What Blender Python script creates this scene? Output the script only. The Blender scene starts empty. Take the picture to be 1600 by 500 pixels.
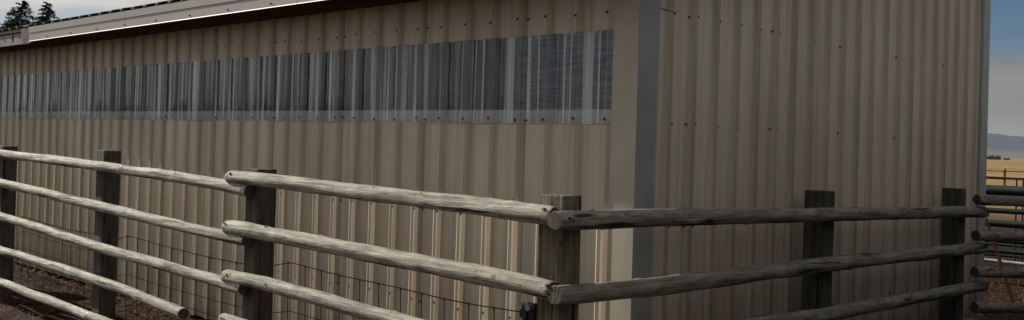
import bpy, bmesh, math, random
from mathutils import Vector, Matrix, noise
R = math.radians
rnd = random.Random(7)
scene = bpy.context.scene
col = scene.collection

# ------------------------------------------------------------------ camera
CAM = Vector((3.242, -4.207, 1.6))
aL, roll, pitch = R(45.28), R(1.72), R(0.5)
f0 = Vector((-math.cos(aL), math.sin(aL), 0)); r0 = Vector((math.sin(aL), math.cos(aL), 0)); u0 = Vector((0, 0, 1))
fw = f0*math.cos(pitch) + u0*math.sin(pitch); up = -f0*math.sin(pitch) + u0*math.cos(pitch)
cr = r0*math.cos(roll) + up*math.sin(roll); cu = -r0*math.sin(roll) + up*math.cos(roll)
cd = bpy.data.cameras.new('camera'); cam = bpy.data.objects.new('camera', cd); col.objects.link(cam)
cam.matrix_world = Matrix(((cr.x, cu.x, -fw.x, CAM.x), (cr.y, cu.y, -fw.y, CAM.y), (cr.z, cu.z, -fw.z, CAM.z), (0, 0, 0, 1)))
cd.sensor_width = 36; cd.lens = 1545/1600*36; cd.shift_y = -39.5/1600
cd.clip_start = 0.05; cd.clip_end = 30000
scene.camera = cam

# ------------------------------------------------------------------ light
SUN_EL, SUN_G = R(25.5), R(9)          # elevation, azimuth measured from -X towards -Y
sdir = Vector((-math.cos(SUN_G)*math.cos(SUN_EL), -math.sin(SUN_G)*math.cos(SUN_EL), math.sin(SUN_EL)))
sl = bpy.data.lights.new('sun', 'SUN'); sl.energy = 5.0; sl.angle = R(0.6); sl.color = (1, .93, .82)
so = bpy.data.objects.new('sun', sl); col.objects.link(so)
so.rotation_euler = sdir.to_track_quat('Z', 'Y').to_euler()
world = bpy.data.worlds.new('World'); scene.world = world; world.use_nodes = True
nt = world.node_tree; nt.nodes.clear()
def wn(t, **k):
    n = nt.nodes.new(t)
    for a, b in k.items(): setattr(n, a, b)
    return n
wo = wn('ShaderNodeOutputWorld'); bg = wn('ShaderNodeBackground'); bg.inputs[1].default_value = 0.037
sky = wn('ShaderNodeTexSky', sky_type='NISHITA', sun_disc=False)
sky.sun_elevation = SUN_EL
sky.sun_rotation = math.atan2(sdir.x, sdir.y)
sky.air_density = 1.0; sky.dust_density = 1.0; sky.ozone_density = 1.5; sky.altitude = 1500
tc = wn('ShaderNodeTexCoord')
mp = wn('ShaderNodeMapping'); mp.inputs['Scale'].default_value = (1.0, 1.0, 5.0); mp.inputs['Location'].default_value = (.3, .1, .35)
nz = wn('ShaderNodeTexNoise'); nz.inputs['Scale'].default_value = 2.6; nz.inputs['Detail'].default_value = 7; nz.inputs['Roughness'].default_value = .55; nz.inputs['Distortion'].default_value = .3
rp = wn('ShaderNodeValToRGB'); rp.color_ramp.elements[0].position = .46; rp.color_ramp.elements[1].position = .62
sp = wn('ShaderNodeSeparateXYZ')
# low cloud bank near the horizon
bank = wn('ShaderNodeMapRange'); bank.inputs['From Min'].default_value = .128; bank.inputs['From Max'].default_value = .108; bank.inputs['To Min'].default_value = 0; bank.inputs['To Max'].default_value = .9; bank.clamp = True
nz2 = wn('ShaderNodeTexNoise'); nz2.inputs['Scale'].default_value = 6; nz2.inputs['Detail'].default_value = 4
bz = wn('ShaderNodeMath', operation='MULTIPLY_ADD'); bz.inputs[1].default_value = .05
mx = wn('ShaderNodeMath', operation='MAXIMUM')
dotn = wn('ShaderNodeVectorMath', operation='DOT_PRODUCT'); dotn.inputs[1].default_value = Vector((-.12, -1, 0)).normalized()
glow = wn('ShaderNodeMapRange'); glow.inputs['From Min'].default_value = -.9; glow.inputs['From Max'].default_value = -.2; glow.inputs['To Min'].default_value = 5.2; glow.inputs['To Max'].default_value = 13
cc = wn('ShaderNodeVectorMath', operation='SCALE'); cc.inputs[0].default_value = (1.0, .98, .94)
shade = wn('ShaderNodeTexNoise'); shade.inputs['Scale'].default_value = 5; shade.inputs['Detail'].default_value = 5
shm = wn('ShaderNodeMapRange'); shm.inputs['From Min'].default_value = .3; shm.inputs['From Max'].default_value = .7; shm.inputs['To Min'].default_value = .75; shm.inputs['To Max'].default_value = 1.15
mm = wn('ShaderNodeMath', operation='MULTIPLY')
mixc = wn('ShaderNodeMix', data_type='RGBA')
L = nt.links.new
L(tc.outputs['Generated'], mp.inputs[0]); L(mp.outputs[0], nz.inputs['Vector']); cov = wn('ShaderNodeMath', operation='MULTIPLY_ADD'); cov.inputs[1].default_value = 1; cvm = wn('ShaderNodeMapRange'); cvm.inputs['From Min'].default_value = -.85; cvm.inputs['From Max'].default_value = -.4; cvm.inputs['To Min'].default_value = .045; cvm.inputs['To Max'].default_value = .13; L(dotn.outputs['Value'], cvm.inputs['Value']); L(cvm.outputs[0], cov.inputs[0]); L(nz.outputs[0], cov.inputs[2]); L(cov.outputs[0], rp.inputs[0])
L(tc.outputs['Generated'], sp.inputs[0]); L(mp.outputs[0], nz2.inputs['Vector']); L(nz2.outputs[0], bz.inputs[0]); L(sp.outputs[2], bz.inputs[2]); L(bz.outputs[0], bank.inputs['Value'])
L(rp.outputs[0], mx.inputs[0]); L(bank.outputs[0], mx.inputs[1])
L(tc.outputs['Generated'], dotn.inputs[0]); L(dotn.outputs['Value'], glow.inputs['Value'])
L(mp.outputs[0], shade.inputs['Vector']); L(shade.outputs[0], shm.inputs['Value'])
L(glow.outputs[0], mm.inputs[0]); L(shm.outputs[0], mm.inputs[1]); L(mm.outputs[0], cc.inputs['Scale'])
L(mx.outputs[0], mixc.inputs['Factor']); tint = wn('ShaderNodeVectorMath', operation='MULTIPLY'); tint.inputs[1].default_value = (.72, .84, .98); L(sky.outputs[0], tint.inputs[0]); L(tint.outputs[0], mixc.inputs['A']); L(cc.outputs[0], mixc.inputs['B'])
L(mixc.outputs['Result'], bg.inputs[0]); L(bg.outputs[0], wo.inputs[0])
vs = scene.view_settings
vs.view_transform = 'Standard'; vs.look = 'None'; vs.exposure = 0.45; vs.gamma = 1; vs.use_curve_mapping = False

scene.cycles.max_bounces = 8; scene.cycles.transparent_max_bounces = 16
scene.cycles.volume_bounces = 0

# ------------------------------------------------------------------ helpers
def link(name, bm, mat, parent=None, smooth=False, bevel=None):
    bmesh.ops.recalc_face_normals(bm, faces=bm.faces) if bevel != 'keep' else None
    me = bpy.data.meshes.new(name); bm.to_mesh(me); bm.free()
    for m in (mat if isinstance(mat, (list, tuple)) else [mat]): me.materials.append(m)
    if smooth:
        for p in me.polygons: p.use_smooth = True
    o = bpy.data.objects.new(name, me); col.objects.link(o)
    if parent: o.parent = parent
    if isinstance(bevel, float):
        md = o.modifiers.new('bevel', 'BEVEL'); md.width = bevel; md.segments = 2; md.limit_method = 'ANGLE'; md.angle_limit = R(50)
    return o
def tag(o, label=None, cat=None, group=None, kind=None):
    if label: o['label'] = label
    if cat: o['category'] = cat
    if group: o['group'] = group
    if kind: o['kind'] = kind
    return o
def empty(name, loc=(0, 0, 0)):
    o = bpy.data.objects.new(name, None); o.location = loc; o.empty_display_size = .2; col.objects.link(o); return o
def box(bm, a, b, mi=0):
    x0, y0, z0 = a; x1, y1, z1 = b
    v = [bm.verts.new(p) for p in ((x0,y0,z0),(x1,y0,z0),(x1,y1,z0),(x0,y1,z0),(x0,y0,z1),(x1,y0,z1),(x1,y1,z1),(x0,y1,z1))]
    for q in ((0,3,2,1),(4,5,6,7),(0,1,5,4),(1,2,6,5),(2,3,7,6),(3,0,4,7)):
        f = bm.faces.new([v[i] for i in q]); f.material_index = mi
def bxo(name, a, b, mat, parent=None, bevel=None):
    bm = bmesh.new(); box(bm, a, b); return link(name, bm, mat, parent, bevel=bevel)
def tube(bm, pts, rad, n=8, cap=True, jit=0.0, seed=0.0, mi=0):
    pts = [Vector(p) for p in pts]; rings = []
    for i, p in enumerate(pts):
        d = (pts[min(i+1, len(pts)-1)] - pts[max(i-1, 0)]).normalized()
        ref = Vector((0, 0, 1)) if abs(d.z) < .9 else Vector((1, 0, 0))
        s = d.cross(ref).normalized(); t = s.cross(d).normalized()
        r = rad[i] if isinstance(rad, (list, tuple)) else rad
        ring = []
        for k in range(n):
            a = 2*math.pi*k/n
            q = s*math.cos(a) + t*math.sin(a)
            rr = r*(1 + (noise.noise(Vector((p.x*2.3 + seed, p.y*2.3 + a_wrap(a)[0], p.z*2.3 + a_wrap(a)[1])))*jit if jit else 0))
            ring.append(bm.verts.new(p + q*rr))
        rings.append(ring)
    for i in range(len(rings)-1):
        for k in range(n):
            f = bm.faces.new((rings[i][k], rings[i][(k+1) % n], rings[i+1][(k+1) % n], rings[i+1][k])); f.smooth = True; f.material_index = mi
    if cap:
        c0 = [bm.verts.new(v.co) for v in rings[0]]; c1 = [bm.verts.new(v.co) for v in rings[-1]]
        bm.faces.new(list(reversed(c0))).material_index = mi; bm.faces.new(c1).material_index = mi
def a_wrap(a): return (math.cos(a)*1.3, math.sin(a)*1.3)

# ------------------------------------------------------------------ materials
class M:
    def __init__(s, name, rough=.6, spec=.5, metal=0.0):
        s.m = bpy.data.materials.new(name); s.m.use_nodes = True; s.nt = s.m.node_tree
        s.b = s.nt.nodes['Principled BSDF']; s.b.inputs['Roughness'].default_value = rough
        s.b.inputs['Specular IOR Level'].default_value = spec; s.b.inputs['Metallic'].default_value = metal
        s.tc = s.nt.nodes.new('ShaderNodeTexCoord')
    def n(s, t, **k):
        n = s.nt.nodes.new(t)
        for a, b in k.items(): setattr(n, a, b)
        return n
    def l(s, a, b): s.nt.links.new(a, b)
    def noise(s, scale=(1, 1, 1), sc=5, det=4, rough=.5, dist=0.0, loc=(0, 0, 0)):
        mp = s.n('ShaderNodeMapping'); mp.inputs['Scale'].default_value = scale; mp.inputs['Location'].default_value = loc
        s.l(s.tc.outputs['Object'], mp.inputs[0])
        n = s.n('ShaderNodeTexNoise'); n.inputs['Scale'].default_value = sc; n.inputs['Detail'].default_value = det
        n.inputs['Roughness'].default_value = rough; n.inputs['Distortion'].default_value = dist
        s.l(mp.outputs[0], n.inputs['Vector']); return n.outputs[0]
    def ramp(s, src, stops):
        r = s.n('ShaderNodeValToRGB'); e = r.color_ramp.elements
        while len(e) < len(stops): e.new(.5)
        for x, (p, c) in zip(e, stops):
            x.position = p; x.color = (c if isinstance(c, tuple) else (c, c, c)) + (1,)
        s.l(src, r.inputs[0]); return r.outputs[0]
    def mix(s, fac, a, b, mode='MIX'):
        m = s.n('ShaderNodeMix', data_type='RGBA', blend_type=mode)
        for v, i in ((fac, 'Factor'), (a, 'A'), (b, 'B')):
            if hasattr(v, 'links'): s.l(v, m.inputs[i])
            else: m.inputs[i].default_value = v if not isinstance(v, tuple) else v + (1,)
        return m.outputs['Result']
    def bump(s, h, strength=.3, dist=.01, prev=None):
        b = s.n('ShaderNodeBump'); b.inputs['Strength'].default_value = strength; b.inputs['Distance'].default_value = dist
        s.l(h, b.inputs['Height'])
        if prev: s.l(prev, b.inputs['Normal'])
        s.l(b.outputs[0], s.b.inputs['Normal']); return b.outputs[0]
    def color(s, c):
        if hasattr(c, 'links'): s.l(c, s.b.inputs['Base Color'])
        else: s.b.inputs['Base Color'].default_value = c + (1,)

def flat(name, c, rough=.6, spec=.4, metal=0.0, var=.25, sc=14):
    k = M(name, rough, spec, metal)
    n = k.noise(sc=sc, det=5)
    d = tuple(x*(1-var) for x in c); u = tuple(min(1, x*(1+var)) for x in c)
    k.color(k.ramp(n, [(.3, d), (.7, u)])); k.bump(n, .15, .004); return k.m

def siding_mat(name, base, dirt, axis):
    # axis: 0 = wall runs along X, 1 = wall runs along Y; painted rib shade follows each rib; stains run down
    k = M(name, .38, .45)
    along = (14, 1, .25) if axis == 0 else (1, 14, .25)
    st = k.noise(along, 3.2, 5, .6)
    big = k.noise((1, 1, .6), .9, 3)
    c = k.ramp(st, [(.25, tuple(x*.84 for x in base)), (.75, tuple(min(1, x*1.1) for x in base))])
    c = k.mix(k.ramp(big, [(.35, 0.0), (.7, .35)]), c, dirt)
    # rib shade painted in as a brown band (pitch .2286)
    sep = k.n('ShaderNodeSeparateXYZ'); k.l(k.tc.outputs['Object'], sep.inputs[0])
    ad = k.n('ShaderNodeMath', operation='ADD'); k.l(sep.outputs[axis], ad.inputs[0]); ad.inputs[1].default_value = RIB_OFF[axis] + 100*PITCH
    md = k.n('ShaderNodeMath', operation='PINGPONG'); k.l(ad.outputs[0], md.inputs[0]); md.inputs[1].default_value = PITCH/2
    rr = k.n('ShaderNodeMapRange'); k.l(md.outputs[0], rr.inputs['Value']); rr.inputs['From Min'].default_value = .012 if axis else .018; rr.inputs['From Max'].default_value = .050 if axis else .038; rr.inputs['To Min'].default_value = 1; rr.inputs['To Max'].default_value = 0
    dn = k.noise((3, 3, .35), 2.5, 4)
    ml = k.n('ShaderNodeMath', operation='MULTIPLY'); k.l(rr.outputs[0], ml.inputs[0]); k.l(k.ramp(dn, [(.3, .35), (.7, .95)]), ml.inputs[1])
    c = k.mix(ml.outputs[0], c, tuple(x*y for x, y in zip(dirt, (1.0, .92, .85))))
    # lap line where one sheet rides over the next
    sa = k.n('ShaderNodeMath', operation='ADD'); k.l(sep.outputs[axis], sa.inputs[0]); sa.inputs[1].default_value = (.848 - .034 if axis == 0 else -.273 - PITCH - .034) + 160*PITCH
    sm = k.n('ShaderNodeMath', operation='PINGPONG'); k.l(sa.outputs[0], sm.inputs[0]); sm.inputs[1].default_value = 2*PITCH
    c = k.mix(k.ramp(sm.outputs[0], [(.0025, .75), (.006, 0.0)]), c, tuple(x*.35 for x in base))
    # uneven water streaks below the eave
    ws = k.noise((5, 1, .12) if axis == 0 else (1, 5, .12), 2.0, 4, .6, .2, (4, 4, 0))
    c = k.mix(k.ramp(ws, [(.52, 0.0), (.70, .45)]), c, dirt)
    # mud splash near the ground, higher on the gable to paint in shade
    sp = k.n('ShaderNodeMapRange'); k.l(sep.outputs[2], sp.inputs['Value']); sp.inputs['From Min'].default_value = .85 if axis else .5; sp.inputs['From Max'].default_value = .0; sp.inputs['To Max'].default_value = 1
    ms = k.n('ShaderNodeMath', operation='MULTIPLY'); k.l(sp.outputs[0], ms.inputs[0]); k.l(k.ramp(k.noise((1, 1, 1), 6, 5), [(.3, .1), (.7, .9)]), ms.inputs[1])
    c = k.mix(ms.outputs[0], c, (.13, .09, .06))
    k.color(c)
    rv = k.n('ShaderNodeMapRange'); k.l(big, rv.inputs['Value']); rv.inputs['To Min'].default_value = .32; rv.inputs['To Max'].default_value = .62; k.l(rv.outputs[0], k.b.inputs['Roughness'])
    b = k.bump(k.noise((1.6, 1.6, .5), 2.2, 3), .6, .02)
    k.bump(st, .12, .002, b)
    return k.m

PITCH = .2286
RIB0 = {0: -.162, 1: .273}                      # coordinate of one rib on each wall
RIB_OFF = {0: .162, 1: -.273}

def wood_mat(name, axis, light, dark, stain=.35, crack=1.0, knots=True, rough=.75):
    k = M(name, rough, .3)
    sc = [30, 30, 30]; sc[axis] = 2.2
    gr = k.noise(tuple(sc), 1.6, 7, .65, .15)
    s2 = [9, 9, 9]; s2[axis] = 3
    pt = k.noise(tuple(s2), 2.2, 5, .6, .4)
    c = k.ramp(gr, [(.33, dark), (.5, tuple(.6*a+.4*b for a, b in zip(light, dark))), (.68, light)])
    c = k.mix(k.ramp(pt, [(.42, 0.0), (.68, stain)]), c, tuple(x*.42 for x in dark))
    s3 = [16, 16, 16]; s3[axis] = .8
    cr = k.noise(tuple(s3), 2.0, 3, .5, .1, (3, 5, 7))
    crk = k.ramp(cr, [(.34, 1.0), (.39, 0.0)])
    c = k.mix(crk, c, tuple(x*.25 for x in dark))
    h = gr
    if knots:
        mp = k.n('ShaderNodeMapping'); s4 = [13, 13, 13]; s4[axis] = 9; mp.inputs['Scale'].default_value = s4
        k.l(k.tc.outputs['Object'], mp.inputs[0])
        v = k.n('ShaderNodeTexVoronoi'); v.inputs['Scale'].default_value = 1.0; k.l(mp.outputs[0], v.inputs['Vector'])
        kn = k.ramp(v.outputs['Distance'], [(.10, 1.0), (.19, 0.0)])
        c = k.mix(kn, c, tuple(x*.16 for x in dark))
        halo = k.ramp(v.outputs['Distance'], [(.18, .4), (.34, 0.0)])
        c = k.mix(halo, c, (light[0]*.75, light[1]*.6, light[2]*.45))
    k.color(c)
    b = k.bump(gr, 1.0, .012); k.bump(pt, .35, .012, b)
    return k.m

MAT = {}
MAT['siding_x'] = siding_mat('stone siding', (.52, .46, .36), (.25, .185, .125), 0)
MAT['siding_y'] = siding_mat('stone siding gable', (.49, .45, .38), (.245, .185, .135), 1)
MAT['trim'] = flat('corner trim sky tint', (.23, .235, .24), .36, .5, var=.10, sc=4)  # sky reflection painted as grey onto the same trim metal
MAT['trim_beige'] = flat('beige corner flashing', (.36, .325, .265), .38, .5, var=.10, sc=5)
MAT['fascia'] = flat('painted fascia', (.30, .285, .26), .35, .5, var=.07, sc=3)
MAT['fascia_dark'] = flat('dull fascia', (.14, .135, .125), .5, .4, var=.15, sc=3)
MAT['lip'] = flat('bare metal lip', (.36, .36, .36), .6, .35, .2, var=.05, sc=3)
MAT['roof'] = flat('galvanised roofing', (.25, .26, .26), .5, .5, .2, var=.2, sc=3)
MAT['lumber'] = wood_mat('framing lumber', 0, (.20, .12, .07), (.10, .06, .035), knots=False)
MAT['inside'] = flat('inside face', (.07, .06, .05), .7, .2, var=.3)
MAT['screw'] = flat('screw', (.10, .08, .07), .5, .5, .4)
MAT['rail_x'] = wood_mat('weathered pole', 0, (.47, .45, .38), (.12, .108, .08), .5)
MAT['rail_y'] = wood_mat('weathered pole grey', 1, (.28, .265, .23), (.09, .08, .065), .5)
MAT['cut_end'] = wood_mat('sawn pole end', 2, (.10, .07, .052), (.035, .026, .02), knots=False)
MAT['post'] = wood_mat('treated post', 2, (.085, .075, .056), (.026, .023, .018), knots=False)
MAT['post_worn'] = wood_mat('worn corner post', 2, (.19, .165, .115), (.05, .042, .03), .5)
MAT['wire'] = flat('rusty wire', (.022, .015, .012), .7, .3, .2)
MAT['iron'] = flat('black iron', (.03, .03, .035), .45, .5, .6)
MAT['bolt'] = flat('galvanised bolt', (.35, .36, .38), .35, .5, .8)
MAT['green_pipe'] = flat('green painted pipe', (.011, .028, .024), .5, .4, var=.4)
MAT['pale_pipe'] = flat('pale galvanised pipe', (.5, .52, .54), .35, .5, .5)
MAT['red_board'] = flat('red painted board', (.06, .016, .013), .6, .3, var=.4)
MAT['red_steel'] = flat('red oxide steel', (.16, .04, .035), .6, .3)
MAT['bark'] = flat('bark', (.07, .05, .035), .9, .1)
MAT['needle'] = flat('conifer needles', (.035, .05, .025), .8, .1, var=.35, sc=2)
MAT['needle_far'] = flat('far foliage', (.03, .04, .025), .9, .1, var=.35, sc=2)
MAT['straw'] = flat('straw', (.15, .08, .035), .8, .1, var=.7, sc=30)

def clear_mat():
    k = M('clear corrugated plastic'); nt = k.nt; nt.nodes.remove(k.b)
    out = nt.nodes['Material Output']
    tr = k.n('ShaderNodeBsdfTransparent'); tr.inputs[0].default_value = (.93, .95, .97, 1)
    gl = k.n('ShaderNodeBsdfGlossy'); gl.inputs['Roughness'].default_value = .05; gl.inputs[0].default_value = (1, 1, 1, 1)
    df = k.n('ShaderNodeBsdfDiffuse'); df.inputs[0].default_value = (.61, .66, .72, 1)
    tl = k.n('ShaderNodeBsdfTranslucent'); tl.inputs[0].default_value = (.5, .5, .48, 1)
    fr = k.n('ShaderNodeFresnel'); fr.inputs[0].default_value = 1.6
    st = k.noise((13, 1, .12), 2.2, 2, .5)
    b = k.n('ShaderNodeBump'); b.inputs['Strength'].default_value = .35; b.inputs['Distance'].default_value = .006
    k.l(k.noise((9, 1, .8), 2.0, 3), b.inputs['Height'])
    for x in (gl, fr): k.l(b.outputs[0], x.inputs['Normal'])
    m0 = k.n('ShaderNodeMixShader'); m0.inputs[0].default_value = .3; k.l(df.outputs[0], m0.inputs[1]); k.l(tl.outputs[0], m0.inputs[2])
    m1 = k.n('ShaderNodeMixShader'); sep = k.n('ShaderNodeSeparateXYZ'); k.l(k.tc.outputs['Object'], sep.inputs[0])
    ad = k.n('ShaderNodeMath', operation='ADD'); k.l(sep.outputs[0], ad.inputs[0]); ad.inputs[1].default_value = RIB_OFF[0] + 100*PITCH
    md = k.n('ShaderNodeMath', operation='PINGPONG'); k.l(ad.outputs[0], md.inputs[0]); md.inputs[1].default_value = PITCH/2
    rm = k.ramp(md.outputs[0], [(.016, .0), (.030, 1.0)])
    ms = k.n('ShaderNodeMath', operation='MULTIPLY'); k.l(rm, ms.inputs[0]); k.l(k.ramp(st, [(.46, .0), (.53, .16), (.60, .80)]), ms.inputs[1])  # aged haze streaks, brightened as painted sky reflection; ribs left dark
    # paler lap over the siding, painted to offset the shade under the sheet
    lo = k.n('ShaderNodeMapRange'); k.l(sep.outputs[2], lo.inputs['Value']); lo.inputs['From Min'].default_value = 1.802; lo.inputs['From Max'].default_value = 1.798; lo.inputs['To Max'].default_value = .40
    mxx = k.n('ShaderNodeMath', operation='ADD'); k.l(ms.outputs[0], mxx.inputs[0]); k.l(lo.outputs[0], mxx.inputs[1])
    k.l(mxx.outputs[0], m1.inputs[0]); k.l(tr.outputs[0], m1.inputs[1]); k.l(m0.outputs[0], m1.inputs[2])
    m2 = k.n('ShaderNodeMixShader'); k.l(fr.outputs[0], m2.inputs[0]); k.l(m1.outputs[0], m2.inputs[1]); k.l(gl.outputs[0], m2.inputs[2])
    k.l(m2.outputs[0], out.inputs[0]); return k.m
MAT['clear'] = clear_mat()
kf = M('frosted blue panel'); kf.nt.nodes.remove(kf.b)
tf = kf.n('ShaderNodeBsdfTranslucent'); kf.l(kf.ramp(kf.noise((1, 1, 12), 2.5, 3), [(.35, (.10, .14, .19)), (.65, (.26, .31, .37))]), tf.inputs[0]); kf.l(tf.outputs[0], kf.nt.nodes['Material Output'].inputs[0])
MAT['frosted'] = kf.m

# ------------------------------------------------------------------ ground
def ground_mat():
    k = M('ground', .95, .05)
    sep = k.n('ShaderNodeSeparateXYZ'); k.l(k.tc.outputs['Object'], sep.inputs[0])
    ln = k.n('ShaderNodeVectorMath', operation='LENGTH'); k.l(k.tc.outputs['Object'], ln.inputs[0])
    wob = k.noise((1, 1, 1), .12, 4)
    ad = k.n('ShaderNodeMath', operation='MULTIPLY_ADD'); k.l(wob, ad.inputs[0]); ad.inputs[1].default_value = 12; k.l(ln.outputs['Value'], ad.inputs[2])
    mr = k.n('ShaderNodeMapRange'); k.l(ad.outputs[0], mr.inputs['Value']); mr.inputs['From Min'].default_value = 24; mr.inputs['From Max'].default_value = 40
    mud = k.ramp(k.noise((1, 1, 1), 7, 8, .7), [(.3, (.010, .006, .004)), (.5, (.024, .013, .008)), (.75, (.075, .040, .020))])
    fld = k.ramp(k.noise((1, 1, 1), .35, 6, .6), [(.3, (.20, .13, .055)), (.55, (.29, .20, .09)), (.75, (.36, .26, .12))])
    fine = k.ramp(k.noise((1, 1, 1), 3, 6, .7), [(.3, .75), (.7, 1.15)])
    band = k.ramp(k.noise((.25, 1, 1), .02, 4, .6), [(.35, .7), (.6, 1.1)])
    fld = k.mix(1.0, k.mix(1.0, fld, fine, 'MULTIPLY'), band, 'MULTIPLY')
    far = k.n('ShaderNodeMapRange'); k.l(ln.outputs['Value'], far.inputs['Value']); far.inputs['From Min'].default_value = 600; far.inputs['From Max'].default_value = 1500
    fld = k.mix(far.outputs[0], fld, (.22, .17, .12))
    k.color(k.mix(mr.outputs[0], mud, fld))
    k.bump(k.noise((1, 1, 1), 9, 8, .7), .8, .03)
    return k.m
bm = bmesh.new()
def axis_pts():
    a = []; x = 0.0; s = .18
    while x < 9000:
        a.append(x); 
        if x > 9: s *= 1.28
        x += s
    a.append(9000.0)
    return [-v for v in reversed(a[1:])] + a
AX = axis_pts()
def gz(x, y):
    d = math.hypot(x, y)
    z = noise.noise(Vector((x*1.7, y*1.7, 0)))*.03 + noise.noise(Vector((x*6, y*6, 3)))*.012
    z += -.10*math.exp(-((y+1.2)/.9)**2) * (1 if x < 1 else math.exp(-(x-1)**2)) if abs(y+1.2) < 4 else 0
    if d > 14: z *= max(0, 1-(d-14)/10)
    return z
g = [[bm.verts.new((x, y, gz(x, y))) for x in AX] for y in AX]
for j in range(len(AX)-1):
    for i in range(len(AX)-1):
        bm.faces.new((g[j][i], g[j][i+1], g[j+1][i+1], g[j+1][i])).smooth = True
tag(link('ground', bm, ground_mat()), kind='structure')

# hills: a ring of terrain far off
k = M('hill slopes', .95, .1)
hc = k.ramp(k.noise((1, 1, 1.5), .003, 6, .65), [(.3, (.03, .045, .07)), (.55, (.045, .06, .085)), (.75, (.09, .09, .09))])  # blue of the distant haze painted into the slope colour
hs = k.n('ShaderNodeSeparateXYZ'); k.l(k.tc.outputs['Object'], hs.inputs[0])
hm = k.n('ShaderNodeMapRange'); k.l(hs.outputs[2], hm.inputs['Value']); hm.inputs['From Min'].default_value = 45; hm.inputs['From Max'].default_value = 20
k.color(k.mix(hm.outputs[0], hc, (.12, .095, .08)))
bm = bmesh.new(); N = 360; rows = []
def hill_h(a):
    d = math.degrees(a) - 108.0
    d = (d+180) % 360 - 180
    base = 105 + 55*noise.fractal(Vector((math.cos(a)*3.1, math.sin(a)*3.1, 2.2)), 1.0, 2.0, 5)
    loc = 108 - 9.5*((107.9-math.degrees(a)) if abs(d) < 20 else 0)      # slope that falls to the right in the gap by the shed
    w = math.exp(-(d/7)**2)
    return max(20, base*(1-w) + loc*w + 7*noise.fractal(Vector((a*60, 0, 5)), 1.0, 2.0, 4))
for r_, hf in ((4200, -.02), (4500, .25), (4850, .62), (5200, 1.0), (5600, .8), (6200, .3), (6800, -.05)):
    row = []
    for i in range(N*2):
        a = math.pi*i/N
        h = hill_h(a)*hf + (10*noise.fractal(Vector((math.cos(a)*14, math.sin(a)*14, r_*.001)), 1, 2, 3) if 0 < hf < 1 else 0)
        row.append(bm.verts.new((math.cos(a)*r_, math.sin(a)*r_, h if hf > 0 else -4)))
    rows.append(row)
for j in range(len(rows)-1):
    for i in range(N*2):
        q = (i+1) % (N*2)
        bm.faces.new((rows[j][i], rows[j][q], rows[j+1][q], rows[j+1][i])).smooth = True
tag(link('hills', bm, k.m), kind='structure')

# air
hz = bpy.data.materials.new('haze'); hz.use_nodes = True; hn = hz.node_tree; hn.nodes.clear()
ho = hn.nodes.new('ShaderNodeOutputMaterial'); pv = hn.nodes.new('ShaderNodeVolumePrincipled')
pv.inputs['Color'].default_value = (.72, .80, .95, 1); pv.inputs['Density'].default_value = 0.00004
hn.links.new(pv.outputs[0], ho.inputs['Volume'])
tag(bxo('haze', (-8500, -8500, -8), (8500, 8500, 165), hz), kind='stuff')

# ------------------------------------------------------------------ shed
shed = tag(empty('metal_shed'), 'low beige ribbed metal shed with a clear corrugated window strip under the eave', 'shed')
XL, YB = -11.6, 5.08          # far left end, rear end
EAVE = 2.52; SL = .27
def rib(u, minor=.0035, mw=.010):
    """height of the siding profile at distance u from a major rib, pitch wrapped"""
    u = (u + PITCH/2) % PITCH - PITCH/2
    a = abs(u)
    if a < .018: return .021
    if a < .033: return .021*(.033-a)/.015
    b = abs(a-.076)
    if b < mw: return minor*(1-b/mw)
    return 0.0
def rib_samples(u0, u1, r0):
    s = set([round(u0, 5), round(u1, 5)])
    n0 = int(math.floor((u0-r0)/PITCH))-1; n1 = int(math.ceil((u1-r0)/PITCH))+1
    for n in range(n0, n1+1):
        for d in (-.086, -.076, -.066, -.033, -.018, .018, .033, .066, .076, .086):
            v = r0 + n*PITCH + d
            if u0 < v < u1: s.add(round(v, 5))
    return sorted(s)
def siding(name, axis, u0, u1, z0, z1, off, mat, parent, rows=5, wob=.0025, seam=True, thick=True):
    """off: outward offset of the pan plane"""
    r0 = RIB0[axis]; us = rib_samples(u0, u1, r0); bm = bmesh.new(); grid = []
    sgn = -1 if axis == 0 else 1
    rs = [i/rows for i in range(rows+1)]
    for fr in rs:
        line = []
        for u in us:
            zt = z1(u) if callable(z1) else z1
            z = z0 + (zt-z0)*fr
            h = (rib(u-r0) if thick else rib(u-r0, .0062, .013)) + off + wob*noise.noise(Vector((u*2.2, z*1.3, off*100+axis*7)))
            line.append(bm.verts.new((u, sgn*h, z) if axis == 0 else (sgn*h, u, z)))
        grid.append(line)
    for j in range(rows):
        for i in range(len(us)-1):
            bm.faces.new((grid[j][i], grid[j][i+1], grid[j+1][i+1], grid[j+1][i]) if axis == 0 else (grid[j][i], grid[j][i+1], grid[j+1][i+1], grid[j+1][i]))
    o = link(name, bm, mat, parent, bevel='keep')
    if thick:
        md = o.modifiers.new('gauge', 'SOLIDIFY'); md.thickness = .0012; md.offset = -1
    return o
WB, WT = 1.80, 2.235           # window opening
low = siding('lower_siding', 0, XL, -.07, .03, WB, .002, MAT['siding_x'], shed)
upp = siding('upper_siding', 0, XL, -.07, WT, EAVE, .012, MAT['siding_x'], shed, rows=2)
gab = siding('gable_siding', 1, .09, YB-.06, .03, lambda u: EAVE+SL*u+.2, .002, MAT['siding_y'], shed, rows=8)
# clear panels, one sheet each .9144 wide
x = -.125; idx = 0; first = -.865
edges = [-.128, -.862]
while edges[-1] > XL: edges.append(edges[-1] - 4*PITCH)
for i in range(len(edges)-1):
    a, b = edges[i+1]-.03, edges[i]+.03
    if i == 0: b = -.12
    a = max(a, XL)
    siding('clear_panel', 0, a, b, 1.722+rnd.uniform(-.004, .004), WT+.045, .0060+.0016*(i % 2), MAT['clear'], shed, rows=3, wob=.005, thick=False)
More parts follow.
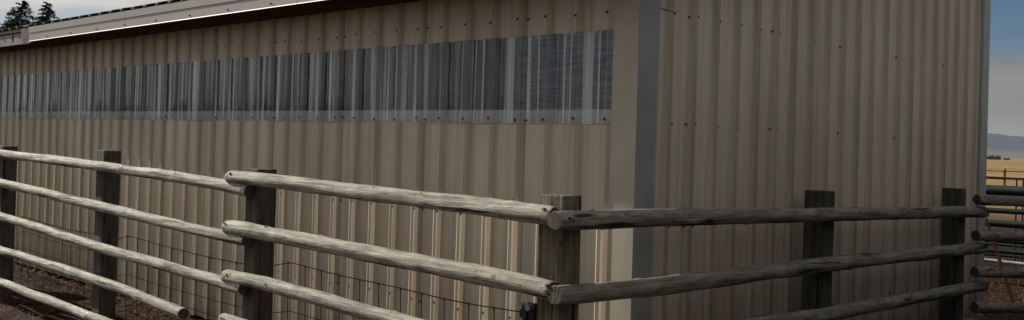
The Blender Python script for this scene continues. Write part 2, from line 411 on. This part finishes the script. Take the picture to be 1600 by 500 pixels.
# rear and far end walls, inner framing
bxo('rear_wall', (XL, YB-.02, 0), (-5.9, YB, EAVE+SL*YB-.05), MAT['inside'], shed)
bxo('rear_wall', (-5.9, YB-.02, 0), (-4.2, YB, 1.98), MAT['inside'], shed)
bxo('rear_panel', (-5.9, YB-.012, 1.98), (-4.2, YB-.010, 3.15), MAT['frosted'], shed)
bxo('rear_wall', (-5.9, YB-.02, 3.15), (-4.2, YB, EAVE+SL*YB-.05), MAT['inside'], shed)
bxo('rear_wall', (-4.2, YB-.02, 0), (-.02, YB, EAVE+SL*YB-.05), MAT['inside'], shed)
bm = bmesh.new()
v = [bm.verts.new(p) for p in ((XL, 0, 0), (XL, YB, 0), (XL, YB, EAVE+.2+SL*YB), (XL, 0, EAVE+.2), (XL+.02, 0, 0), (XL+.02, YB, 0), (XL+.02, YB, EAVE+.2+SL*YB), (XL+.02, 0, EAVE+.2))]
for q in ((0, 1, 2, 3), (7, 6, 5, 4), (0, 4, 5, 1), (1, 5, 6, 2), (2, 6, 7, 3), (3, 7, 4, 0)): bm.faces.new([v[i] for i in q])
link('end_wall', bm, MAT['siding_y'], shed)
for z in (.50, 1.11, 1.70, 2.26): bxo('girt', (XL+.03, .006, z), (-.14, .044, z+.10 if z < 2.2 else z+.14), MAT['lumber'], shed)
for z in (.50, 1.11, 1.70, 2.30): bxo('girt', (-.044, .14, z), (-.006, YB-.14, z+.09), MAT['lumber'], shed)
for i in range(5): bxo('frame_post', (-.14-2.74*i-.0, .045, -.1), (-.02-2.74*i, .17, EAVE+.02), MAT['lumber'], shed)
for y in (2.55, YB-.16): bxo('frame_post', (-.165, y, -.1), (-.045, y+.12, EAVE+SL*y), MAT['lumber'], shed)
# eave: header, rafters, deck, fascia
for i in range(19):
    xx = -.30 - i*.61
    bm = bmesh.new()
    v = []
    for dx in (0, .038):
        for (y, z) in ((-.405, 2.533), (YB+.3, 2.533+SL*(YB+.7)), (YB+.3, 2.62+SL*(YB+.7)), (-.405, 2.62)):
            v.append(bm.verts.new((xx+dx, y, z+.0)))
    for q in ((0, 1, 2, 3), (7, 6, 5, 4), (0, 4, 5, 1), (1, 5, 6, 2), (2, 6, 7, 3), (3, 7, 4, 0)): bm.faces.new([v[i2] for i2 in q])
    link('rafter', bm, MAT['lumber'], shed)
bm = bmesh.new()     # roof deck under the sheets
v = [bm.verts.new((xx, y, zb + SL*(y+.405))) for xx in (XL-.25, .32) for (y, zb) in ((-.405, 2.623), (YB+.35, 2.623), (YB+.35, 2.638), (-.405, 2.638))]
for q in ((0, 1, 2, 3), (7, 6, 5, 4), (0, 4, 5, 1), (1, 5, 6, 2), (2, 6, 7, 3), (3, 7, 4, 0)): bm.faces.new([v[i2] for i2 in q])
link('roof_deck', bm, MAT['lumber'], shed)
def roof_sheet(x0, x1, name='roof'):
    bm = bmesh.new(); us = []
    n = int((x1-x0)/PITCH)+2; xs = []
    for i in range(-1, n):
        c = x0 + i*PITCH + .1
        for d, h in ((-.095, 0), (-.085, .020), (.085, .020), (.095, 0)):
            if x0 <= c+d <= x1: xs.append((c+d, h))
    xs = [(x0, 0)] + xs + [(x1, 0)]
    rows = []
    for y in (-.441, 1.0, 3.0, YB+.4):
        rows.append([bm.verts.new((a, y, 2.672 + SL*(y+.441) + h + rnd.uniform(-.002, .002))) for a, h in xs])
    for j in range(3):
        for i in range(len(xs)-1): bm.faces.new((rows[j][i], rows[j][i+1], rows[j+1][i+1], rows[j+1][i]))
    o = link(name, bm, MAT['roof'], shed); md = o.modifiers.new('gauge', 'SOLIDIFY'); md.thickness = .0015; md.offset = -1
roof_sheet(XL-.28, -7.70); roof_sheet(-7.69, .34)
def extrude_x(name, prof, x0, x1, mat, parent):
    bm = bmesh.new()
    a = [bm.verts.new((x0, y, z)) for y, z in prof]; b = [bm.verts.new((x1, y, z)) for y, z in prof]
    n = len(prof)
    for i in range(n): bm.faces.new((a[i], a[(i+1) % n], b[(i+1) % n], b[i]))
    bm.faces.new(list(reversed(a))); bm.faces.new(b)
    return link(name, bm, mat, parent)
JX = [-7.66, -4.88+.02, -2.35, .33]
segs = [(-7.66, -5.35+.0), (-5.345, -2.62), (-2.615, .33)]
for (a, b) in segs:
    fo = extrude_x('fascia', [(-.43, 2.522), (-.43, 2.602), (-.437, 2.604), (-.438, 2.665), (-.41, 2.665), (-.41, 2.522)], a, b, MAT['fascia'], shed)
    extrude_x('drip_lip', [(-.434, 2.515), (-.4315, 2.5215), (-.410, 2.5215), (-.410, 2.518), (-.429, 2.518), (-.432, 2.5135)], a, b, MAT['lip'], fo)
extrude_x('fascia', [(-.405, 2.505), (-.405, 2.672), (-.38, 2.672), (-.38, 2.505)], XL-.25, -7.90, MAT['fascia_dark'], shed)['label'] = 'dull dark fascia board at the far end'
extrude_x('fascia', [(-.415, 2.500), (-.435, 2.66), (-.38, 2.66), (-.38, 2.500)], -7.90, -7.664, MAT['fascia_dark'], shed)
bm = bmesh.new()    # rake trim on the gable
v = [bm.verts.new((xx, y, zb + SL*(y+.45))) for xx in (.322, .342) for (y, zb) in ((-.45, 2.50), (YB+.38, 2.50), (YB+.38, 2.655), (-.45, 2.655))]
for q in ((0, 1, 2, 3), (7, 6, 5, 4), (0, 4, 5, 1), (1, 5, 6, 2), (2, 6, 7, 3), (3, 7, 4, 0)): bm.faces.new([v[i2] for i2 in q])
link('rake_trim', bm, MAT['fascia'], shed)
bxo('blocking', (XL, .004, 2.505), (.0, .004+.03, 2.735), MAT['lumber'], shed)
# corner trims: folded L with a small return
def corner(pts, z0, z1, name='corner_trim', mat='trim'):
    bm = bmesh.new(); n = len(pts)
    for i in range(n-1):
        (a, b), (c, d) = pts[i], pts[i+1]
        va = [bm.verts.new(p) for p in ((a, b, z0), (c, d, z0), (c, d, z1), (a, b, z1))]; bm.faces.new(va)
    bmesh.ops.remove_doubles(bm, verts=bm.verts, dist=1e-5)
    o = link(name, bm, MAT[mat], shed); md = o.modifiers.new('gauge', 'SOLIDIFY'); md.thickness = .0015
    return o
corner([(-.150, -.004), (-.143, -.031), (-.128, -.0265), (-.030, -.0275), (.0245, -.0265), (.0245, .012)], .0, EAVE+.01, mat='trim_beige')['label'] = 'beige leg of the corner flashing'
corner([(.0265, -.0235), (.0275, .06), (.0265, .142), (.031, .150), (.006, .158)], .0, EAVE+.01)['label'] = 'leg of the corner flashing with a painted grey sky reflection'
corner([(.006, YB-.13), (.0265, YB-.122), (.0265, YB+.0265), (-.12, YB+.0265)], .0, EAVE+SL*YB-.03)
# screws
bm = bmesh.new()
bmesh.ops.create_cone(bm, cap_ends=True, segments=10, radius1=.0085, radius2=.0075, depth=.003)
bmesh.ops.create_cone(bm, cap_ends=True, segments=6, radius1=.0050, radius2=.0045, depth=.007, matrix=Matrix.Translation((0, 0, .004)))
sc_me = bpy.data.meshes.new('screw'); bm.to_mesh(sc_me); bm.free(); sc_me.materials.append(MAT['screw'])
spots = []
n = 0
xr = RIB0[0]
k_ = 0
while xr > XL+.2:
    for z, off in ((.555, .0055), (1.155, .0055), (1.745, .012), (2.335, .0165)):
        seam = (k_ % 4 == 3)
        for dx in ((-.045, .045) if seam else (-.045,)):
            if xr+dx < -.16 or dx < 0: spots.append(((xr+dx, -off-.001, z+rnd.uniform(-.008, .008)), 0))
    xr -= PITCH; k_ += 1
yr = RIB0[1]; k_ = 0
while yr < YB-.2:
    for z in (.555, 1.16, 1.735, 2.35, 2.95, 3.55):
        if z < EAVE+SL*yr-.1:
            for dy in ((-.045, .045) if k_ % 4 == 1 else (.045,)):
                spots.append(((.006, yr+dy, z+rnd.uniform(-.01, .01)), 1))
    yr += PITCH; k_ += 1
for i in range(15):
    spots.append(((.34-.6*i-.3 if i else .1, -.431, 2.545), 0))
spots = [s for s in spots if s[0][2] > .3]
spots.sort(key=lambda s: (Vector(s[0])-CAM).length)
rot = {0: Matrix.Rotation(R(90), 4, 'X'), 1: Matrix.Rotation(R(90), 4, 'Y')}
for p, ax in spots[:100]:
    o = bpy.data.objects.new('screw', sc_me); col.objects.link(o); o.parent = shed
    o.matrix_local = Matrix.Translation(p) @ rot[ax]
bm = bmesh.new()
for p, ax in spots[100:]:
    t = bmesh.new(); t.from_mesh(sc_me); t.transform(Matrix.Translation(p) @ rot[ax]); tm = bpy.data.meshes.new('t'); t.to_mesh(tm); t.free(); bm.from_mesh(tm); bpy.data.meshes.remove(tm)
so_ = link('screw', bm, MAT['screw'], shed, bevel='keep'); so_['kind'] = 'stuff'
# crease in the gable sheet near the corner
bm = bmesh.new(); tube(bm, [(.0045, .165, 2.368), (.0048, .22, 2.362), (.0235, .262, 2.353), (.0235, .285, 2.349), (.0048, .31, 2.345)], .0022, 6)
link('crease', bm, MAT['screw'], shed)

# ------------------------------------------------------------------ pole fences
def rail(pts, rad, mat, parent, seed, name='rail', sub=.03):
    pts = [Vector(p) for p in pts]
    # resample (Catmull-like through linear, then small bends)
    out = []; rr = []
    total = sum((pts[i+1]-pts[i]).length for i in range(len(pts)-1)); acc = 0
    for i in range(len(pts)-1):
        a, b = pts[i], pts[i+1]; n = max(2, int((b-a).length/sub))
        for j in range(n):
            t = j/n; p0 = pts[max(i-1, 0)]; p3 = pts[min(i+2, len(pts)-1)]
            q = a*(2*t**3-3*t**2+1) + b*(-2*t**3+3*t**2) + (b-p0)*.5*(t**3-2*t**2+t)*(1 if i else .9) + (p3-a)*.5*(t**3-t**2)
            out.append(q); rr.append(rad)
    out.append(pts[-1]); rr.append(rad)
    L_ = 0
    for i in range(len(out)):
        s = seed*13.7 + i*.05
        out[i] = out[i] + Vector((noise.noise(Vector((s*1.1, 0, 1))), noise.noise(Vector((s*1.1, 5, 1))), noise.noise(Vector((s*1.3, 9, 1)))))*.005
        rr[i] = rad*.89*(1 + .06*noise.noise(Vector((s*1.7, 2, seed))) + .05*noise.noise(Vector((s*6, 3, seed))))
    # slightly rounded sawn ends
    d0 = (out[0]-out[1]).normalized(); d1 = (out[-1]-out[-2]).normalized()
    out = [out[0]+d0*.006] + out + [out[-1]+d1*.006]; rr = [rr[0]*.95] + rr + [rr[-1]*.95]
    bm = bmesh.new(); tube(bm, out, rr, 28, True, .12, seed*3.1)
    bm.faces.ensure_lookup_table()
    for f in list(bm.faces)[-2:]: f.material_index = 1
    bm.verts.ensure_lookup_table(); vl = list(bm.verts)
    for q in range(int(total*2.6)):                     # branch knots: a low swelling round a dark stub
        ii = rnd.randrange(6, len(out)-6); kk = rnd.randrange(28); v0 = vl[ii*28 + kk]; c0 = v0.co.copy(); nrm = (c0 - out[ii]).normalized()
        hh = rnd.uniform(.002, .007)
        for di in range(-3, 4):
            for dk in range(-4, 5):
                v1 = vl[(ii+di)*28 + (kk+dk) % 28]; dd = (v1.co - c0).length
                v1.co += nrm*hh*math.exp(-(dd/.022)**2)
        if rnd.random() < .6: tube(bm, [c0 - nrm*.01, c0 + nrm*(hh+.0008)], rnd.uniform(.004, .009), 7, mi=2)
    # nail holes where the pole is spiked to its posts
    nd = Vector((0, -1, .25)) if abs(pts[-1].x-pts[0].x) > abs(pts[-1].y-pts[0].y) else Vector((1, 0, .2))
    nd.normalize()
    for ii in [rnd.choice((3, 4)), len(out)-4]:
        for w_ in (0, rnd.uniform(.02, .04)):
            c = out[ii] + (out[ii+1]-out[ii]).normalized()*w_ + Vector((0, 0, rnd.uniform(-.012, .02)))
            tube(bm, [c + nd*rr[ii]*.7, c + nd*(rr[ii]*1.015+.001)], rnd.uniform(.005, .009), 8, mi=2)
    return link(name, bm, [mat, MAT['cut_end'], MAT['iron']], parent)
def post(cx, cy, top, parent, seed, s=.07, mat=None):
    bm = bmesh.new(); rows = []
    zs = [-.25, 0, .3, .6, .9, 1.15, top-.02, top]
    per = [(-1, -1), (0, -1), (1, -1), (1, 0), (1, 1), (0, 1), (-1, 1), (-1, 0)]
    for z in zs:
        rows.append([bm.verts.new((cx + a*s + .004*noise.noise(Vector((seed, z*2+a, b))), cy + b*s + .004*noise.noise(Vector((seed+4, z*2+a, b))), z + (.006*noise.noise(Vector((a+seed, b, 3))) if z == top else 0))) for a, b in per])
    for j in range(len(zs)-1):
        for i in range(8): bm.faces.new((rows[j][i], rows[j][(i+1) % 8], rows[j+1][(i+1) % 8], rows[j+1][i]))
    bm.faces.new(rows[-1]); bm.faces.new(list(reversed(rows[0])))
    return link('post', bm, mat or MAT['post'], parent, bevel=.004)

FL = tag(empty('pole_fence', (0, -.8, 0)), 'sunlit weathered pole fence with sagging wire mesh in front of the windowed wall', 'fence')
FR = tag(empty('pole_fence', (.2, 0, 0)), 'shaded grey pole fence running past the gable end of the shed to the right', 'fence')
FN = tag(empty('pole_fence', (.3, 4, 0)), 'short stretch of shaded poles at the right edge, starting behind the last post', 'fence')
def reparent(root, fn, *a, **k):
    o = fn(*a, **k)
    o.matrix_parent_inverse = Matrix.Translation(-root.location); return o
Y1 = -.89
for i, (cx, top) in enumerate(((.17, 1.368), (-2.445, 1.385), (-4.80, 1.442), (-7.15, 1.425), (-9.5, 1.43))):
    reparent(FL, post, cx, -.77, top, FL, i*3.3, mat=MAT['post_worn'] if i == 0 else None)
seed = 1
def RX(pts, rad, y=Y1):
    global seed; seed += 1
    reparent(FL, rail, [(a, y, z) for a, z in pts], rad, MAT['rail_x'], FL, seed)
# bay between the second post and the corner post
RX([(-2.615, 1.322), (-2.3, 1.326), (-1.0, 1.302), (0.0, 1.284), (.245, 1.277)], .049, -.895)
RX([(-2.63, .992), (-2.3, .996), (-1.0, .973), (0.0, .954), (.250, .940)], .052, -.895)
RX([(-2.625, .676), (-2.27, .683), (-1.55, .669), (-1.0, .650), (.245, .62)], .049, -.895)
RX([(-2.64, .392), (-1.2, .36), (.24, .33)], .048, -.895)
# the two bays further left
RX([(-9.6, 1.375), (-7.0, 1.352), (-4.75, 1.318), (-3.15, 1.281), (-2.40, 1.246)], .045, -.885)
RX([(-9.6, 1.12), (-7.0, 1.072), (-4.73, .997), (-3.12, .944), (-2.405, .928)], .045, -.885)
RX([(-9.6, .80), (-6.95, .751), (-4.70, .673), (-3.10, .635), (-2.43, .619)], .046, -.885)
RX([(-9.6, .46), (-6.9, .430), (-4.68, .406), (-3.22, .345)], .044, -.885)
RX([(-9.6, .15), (-6.88, .125), (-4.66, .098), (-3.0, .07)], .044, -.885)
# right run
for cy, top in ((1.73, 1.354), (3.98, 1.345)): reparent(FR, post, .17, cy, top, FR, cy)
def RY(pts, rad, x=.295):
    global seed; seed += 1
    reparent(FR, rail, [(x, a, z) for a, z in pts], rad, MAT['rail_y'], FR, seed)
RY([(-.94, 1.263), (-.32, 1.252), (.89, 1.229), (1.67, 1.211), (3.79, 1.168), (4.30, 1.152)], .050)
RY([(-.93, .932), (-.32, .910), (.90, .903), (1.69, .899), (3.81, .871), (4.27, .857)], .052)
RY([(-.93, .63), (1.22, .601), (1.70, .586), (3.83, .558), (4.31, .544)], .050)
RY([(-.93, .34), (1.7, .30), (4.3, .26)], .049)
# next run, turning away past the last post
for z0_, z1_ in ((1.262, 1.247), (.972, .964), (.680, .662), (.397, .370)):
    seed += 1
    a = Vector((.315, 4.08, z0_)); d = Vector((.505-.315, 4.55-4.08, z1_-z0_))
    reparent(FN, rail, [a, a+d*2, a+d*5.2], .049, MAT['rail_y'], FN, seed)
reparent(FN, post, 1.18, 6.55, 1.35, FN, 9.1)

# field-fence wire on the inner side
def wires(x0, x1, zt, parent, seed):
    bm = bmesh.new(); y = -.692
    hz_ = [zt, zt-.14, zt-.30, zt-.41, zt-.51, zt-.60, zt-.67]
    def sag(x, z):
        t = (x-x0)/(x1-x0)
        return z + .012*noise.noise(Vector((x*1.3, z*3, seed))) - .02*math.sin(math.pi*t) + (.0)
    for i, z in enumerate(hz_):
        n = int((x1-x0)/.1)
        pts = []
        for j in range(n+1):
            xx = x0 + (x1-x0)*j/n
            t = j/n
            end = -.045*max(0, 1-t*12) - .0
            pts.append((xx, y+.012*noise.noise(Vector((xx, z*4, seed))), sag(xx, z)+end-.03*t))
        tube(bm, pts, .0032 if i == 0 else .0026, 5)
    m = int((x1-x0)/.19)
    for j in range(1, m+1):
        xx = x0 + .19*j + rnd.uniform(-.01, .01)
        t = (xx-x0)/(x1-x0)
        pts = [(xx-.03+.03*s + .006*noise.noise(Vector((xx*9, s*3, seed))), y-.003, sag(xx, zt)-.03*t - s*.70) for s in (0, .2, .45, .7, 1)]
        tube(bm, pts, .0028, 5)
        tube(bm, [(xx-.034, y-.003, sag(xx, zt)-.03*t+.006), (xx-.026, y-.003, sag(xx, zt)-.03*t-.012)], .004, 5)
    o = link('wire_mesh', bm, MAT['wire'], parent); o.matrix_parent_inverse = Matrix.Translation(-parent.location)
wires(-2.38, .10, .80, FL, 1); wires(-4.73, -2.51, .765, FL, 2); wires(-7.08, -4.87, .75, FL, 3); wires(-9.45, -7.22, .75, FL, 4)
# hinge hardware on the corner post, below the second rail
bm = bmesh.new()
box(bm, (.055, -.853, .70), (.105, -.842, .86), 0)
box(bm, (.02, -.866, .785), (.105, -.853, .825), 0)
for x_ in (.036, .084): tube(bm, [(x_, -.853, .842), (x_, -.885, .842)], .016, 10, mi=1)
tube(bm, [(.060, -.872, .845), (.060, -.872, .73)], .012, 10)
h_ = link('gate_hinge', bm, [MAT['iron'], MAT['bolt']], FL); h_.matrix_parent_inverse = Matrix.Translation(-FL.location)

# board windbreak added unseen, just outside the right edge of the frame: it keeps the low eastern sky off the gable
blk = tag(empty('sky_blocker', (2.65, -1.1, 0)), 'tall dark board windbreak facing the gable end of the shed, unseen, added to shade it', 'blocker')
bm = bmesh.new(); yy = 0.0
while yy < 8.4:
    w_ = rnd.uniform(.13, .17); box(bm, (rnd.uniform(-.004, .004), yy, -.1), (.025, yy+w_, 2.3+rnd.uniform(-.03, .03))); yy += w_ + rnd.uniform(.006, .02)
link('boards', bm, MAT['post'], blk)
for yy in (0.02, 2.8, 5.6, 8.3): bxo('post', (.07, yy, -.2), (.19, yy+.12, 2.2), MAT['post'], blk, bevel=.006)
for z in (.3, 1.05, 1.8): bxo('rail', (.027, 0, z), (.068, 8.4, z+.09), MAT['post'], blk)

# ------------------------------------------------------------------ straw and litter
bm = bmesh.new()
def blade(x, y, z, l, w):
    a = rnd.uniform(0, 2*math.pi); e = rnd.uniform(-.05, .45)
    d = Vector((math.cos(a)*math.cos(e), math.sin(a)*math.cos(e), math.sin(e)))
    s = Vector((-math.sin(a), math.cos(a), rnd.uniform(-.6, .6))).normalized()*w
    p = Vector((x, y, z)); m = p + d*l*.5 + Vector((0, 0, l*.08)); q = p + d*l
    v = [bm.verts.new(t) for t in (p-s, p+s, m+s*.8, m-s*.8)]; bm.faces.new(v)
    u = bm.verts.new(q); bm.faces.new((v[3], v[2], u))
for i in range(15000):
    xx = rnd.uniform(-11, 1.2); yy = -rnd.random()**.9*2.6 - .02
    if i % 3 == 0: yy = -.04 - abs(rnd.gauss(0, .12))
    if noise.noise(Vector((xx*1.4, yy*1.4, 8))) + .25*rnd.random() < .14 and i % 3: continue
    blade(xx, yy, gz(xx, yy)+.004, rnd.uniform(.05, .22), rnd.uniform(.0012, .003))
for i in range(5000):
    xx = rnd.uniform(-3.0, 2.5); yy = rnd.uniform(4.8, 13)
    if noise.noise(Vector((xx, yy, 8))) < .0: continue
    blade(xx, yy, gz(xx, yy)+.004, rnd.uniform(.08, .25), rnd.uniform(.002, .004))
tag(link('straw', bm, MAT['straw'], bevel='keep'), 'dry straw and hay litter scattered over the dark dirt', 'straw', kind='stuff')

# ------------------------------------------------------------------ corral beyond the shed
def panel(name, origin, ang, length, zs, rads, mats, label, loop=True, group=None):
    r = tag(empty(name, origin), label, 'corral panel', group); r.rotation_euler.z = ang
    for z, rd, m in zip(zs, rads, mats):
        bm = bmesh.new(); tube(bm, [(0, 0, z), (length*.5, 0, z-.006), (length, 0, z)], rd, 12); link('tube_rail', bm, m, r)
    for xx in (.03, length*.5, length-.03):
        bm = bmesh.new(); tube(bm, [(xx, .045, -.02), (xx, .045, zs[0]+.02)], .018, 8); link('upright', bm, MAT['green_pipe'], r)
    return r
gp = MAT['green_pipe']
P1 = panel('corral_panel', (-3.1, 9.0, 0), R(4), 2.35+.0, [1.185, .93, .77, .56, .42, .18], [.060, .034, .042, .04, .035, .03], [gp]*5+[gp], 'dark green tubular corral panel behind the shaded poles at the right edge')
P2 = panel('corral_panel', (-.70, 9.15, 0), R(-3), 3.0, [1.30, 1.08, .86, .62, .38, .16], [.05, .03, .03, .03, .03, .03], [gp]*6, 'taller dark green corral panel just entering the right edge of the picture')
P3 = panel('corral_panel', (-4.6, 11.6, 0), R(2), 4.6, [.98, .80, .62, .46, .30, .14], [.03]*6, [gp]*6, 'second dark green corral panel standing farther back, seen between the tubes of the first')
# thin hoop gate in front
hg = tag(empty('hoop_gate', (-3.0, 9.6, 0)), 'thin dark pipe gate with a rounded top corner behind the green corral panel', 'gate')
bm = bmesh.new(); Lg = 2.22
pts = [(0, 0, 0.03), (0, 0, 1.28), (.05, 0, 1.33), (.13, 0, 1.345), (Lg-.14, 0, 1.335), (Lg-.05, 0, 1.31), (Lg-.01, 0, 1.24), (Lg, 0, 1.0), (Lg, 0, .03)]
tube(bm, pts, .016, 8); link('gate_frame', bm, MAT['iron'], hg)
for z in (1.0, .7, .4):
    bm = bmesh.new(); tube(bm, [(0.02, 0, z), (Lg-.02, 0, z)], .013, 8); link('gate_bar', bm, MAT['iron'], hg)
for x_ in (Lg-.36, Lg-.28):
    bm = bmesh.new(); tube(bm, [(x_, -.02, .05), (x_, -.02, 1.345)], .011, 8); link('gate_bar', bm, MAT['iron'], hg)
# pale pipe lying low
bm = bmesh.new(); tube(bm, [(-2.6, 8.2, .40), (.9, 8.5, .32)], .022, 10)
tag(link('metal_pipe', bm, MAT['pale_pipe']), 'pale metal pipe laid level behind the poles, below the green corral panel', 'pipe')
# leaning red board
a = Vector((-.30, 7.0, 0.0)); b = Vector((-.62, 7.0, .95))
d = (b-a).normalized(); s = Vector((d.z, 0, -d.x))
bm = bmesh.new()
vv = []
for p in (a, b):
    for q in (-1, 1):
        for t_ in (-.012, .012): vv.append(bm.verts.new(p + s*(q*(.022 if p is a else .012)) + Vector((0, t_, 0))))
for q in ((0, 1, 3, 2), (4, 6, 7, 5), (0, 2, 6, 4), (2, 3, 7, 6), (3, 1, 5, 7), (1, 0, 4, 5)): bm.faces.new([vv[i] for i in q])
tag(link('leaning_board', bm, MAT['red_board'], bevel=.003), 'narrow red board leaning at a slant behind the poles by the shed rear corner', 'board')

# range fence out in the field
rf = tag(empty('range_fence', (-12.6, 44, 0)), 'thin dark rail fence with a red post out in the golden field', 'fence')
for i in range(-6, 9):
    bm = bmesh.new(); tube(bm, [(i*4.0, 0, -.1), (i*4.0, 0, 1.12)], .055, 8); link('post', bm, MAT['red_steel'], rf)
for z in (.98, .62, .30):
    bm = bmesh.new(); tube(bm, [(-24, -.04, z), (0, -.04, z+.02), (32, -.04, z-.02)], .022, 6); link('rail', bm, MAT['wire'], rf)
rf.rotation_euler.z = R(12)

# ------------------------------------------------------------------ trees
def conifer(loc, h, w, seed, label, group=None, n=1500, mat=None, fs=.22):
    rr = random.Random(seed)
    t = tag(empty('conifer', loc), label, 'tree', group)
    bm = bmesh.new(); tube(bm, [(0, 0, -.2), (0, 0, h*.5), (.02, 0, h*.97)], [h*.022, h*.012, .015], 7); link('trunk', bm, MAT['bark'], t)
    bm = bmesh.new()
    nb = int(h*45)
    for b_ in range(nb):
        z = h*(.06 + .92*(b_/nb)); fr = 1-(z/h)
        az = rr.uniform(0, 2*math.pi); ln = w*.5*(fr**.85)*rr.uniform(.7, 1.12) + .08
        droop = rr.uniform(.0, .35)
        m = max(5, int(n/nb * (.4+fr*1.3)))
        for q in range(m):
            s = (rr.random()**.7)*ln
            p = Vector((math.cos(az)*s, math.sin(az)*s, z + s*(.35-droop) - .25*s*s/max(ln, .1)))
            p += Vector((rr.gauss(0, .06), rr.gauss(0, .06), rr.gauss(0, .05)))*(.2+ln*.55)
            k1 = fs*rr.uniform(.5, 1.1)*(.22+.9*fr)
            a2 = az + rr.gauss(0, .7); dv = Vector((math.cos(a2), math.sin(a2), rr.uniform(-.2, .7)))*k1
            sv = Vector((-math.sin(a2), math.cos(a2), rr.uniform(-.5, .5)))*k1*.34
            bm.faces.new([bm.verts.new(x_) for x_ in (p-sv, p+sv, p+dv)])
    link('crown', bm, mat or MAT['needle'], t, bevel='keep')
conifer((-62.4, 18.05, 0), 9.8, 9.5, 3, 'left and fuller of the two dark conifers rising behind the shed roof', 'conifers behind the shed roof', 48000, fs=.48)
conifer((-61.9, 19.35, 0), 9.85, 7.0, 8, 'right and narrower of the two dark conifers rising behind the shed roof', 'conifers behind the shed roof', 48000, fs=.48)
# trees that the window strip mirrors, across the yard behind the camera
names = 'first second third fourth fifth sixth seventh eighth ninth tenth eleventh twelfth thirteenth fourteenth fifteenth'.split()
TREES = [(-132.7, -41.2, 5.7), (-136.2, -44.6, 5.6), (-121.1, -41.1, 5.5), (-137.7, -51.3, 5.7), (-108.0, -42.8, 5.5), (-116.3, -48.1, 5.4), (-104.2, -48.3, 5.4), (-112.0, -54.4, 5.4), (-97.3, -49.4, 5.8), (-100.8, -52.9, 6.3), (-84.5, -49.8, 5.9), (-96.6, -58.5, 5.7), (-84.1, -58.1, 5.8), (-70.6, -58.0, 6.1), (-59.9, -61.1, 5.5)]
for i, (x_, y_, h_) in enumerate(TREES):
    conifer((x_, y_, 0), h_, 3.2, 20+i, names[i] + ' from the left of the small conifers mirrored in the clear window strip', 'conifers mirrored in the window strip', 3000, fs=.6)
# far bushes on the plain
for i, (a_, dist, wd, ht) in enumerate(((109.05, 1000, 5, 2.6), (108.86, 1000, 4, 4.2), (108.70, 1000, 4, 3.6), (108.5, 1000, 3, 4.2), (108.1, 1000, 4, 1.6))):
    bx_, by_ = CAM.x + dist*math.cos(R(a_)), CAM.y + dist*math.sin(R(a_))
    t = tag(empty('far_tree', (bx_, by_, 0)), ['broad', 'tall dark', 'rounded', 'low', 'small upright'][i] + ' far tree on the plain below the blue hills', 'tree', 'far trees on the plain')
    rr = random.Random(i); bm = bmesh.new()
    for q in range(260):
        p = Vector((rr.gauss(0, wd*.3), rr.gauss(0, wd*.3), abs(rr.gauss(ht*.35, ht*.25))))
        k1 = .8; bm.faces.new([bm.verts.new(p + Vector((rr.uniform(-k1, k1), rr.uniform(-k1, k1), rr.uniform(-k1, k1)))) for _ in range(3)])
    link('crown', bm, MAT['needle_far'], t, bevel='keep')
    bm = bmesh.new(); tube(bm, [(0, 0, -.3), (0, 0, ht*.6)], .3, 6); link('trunk', bm, MAT['bark'], t)
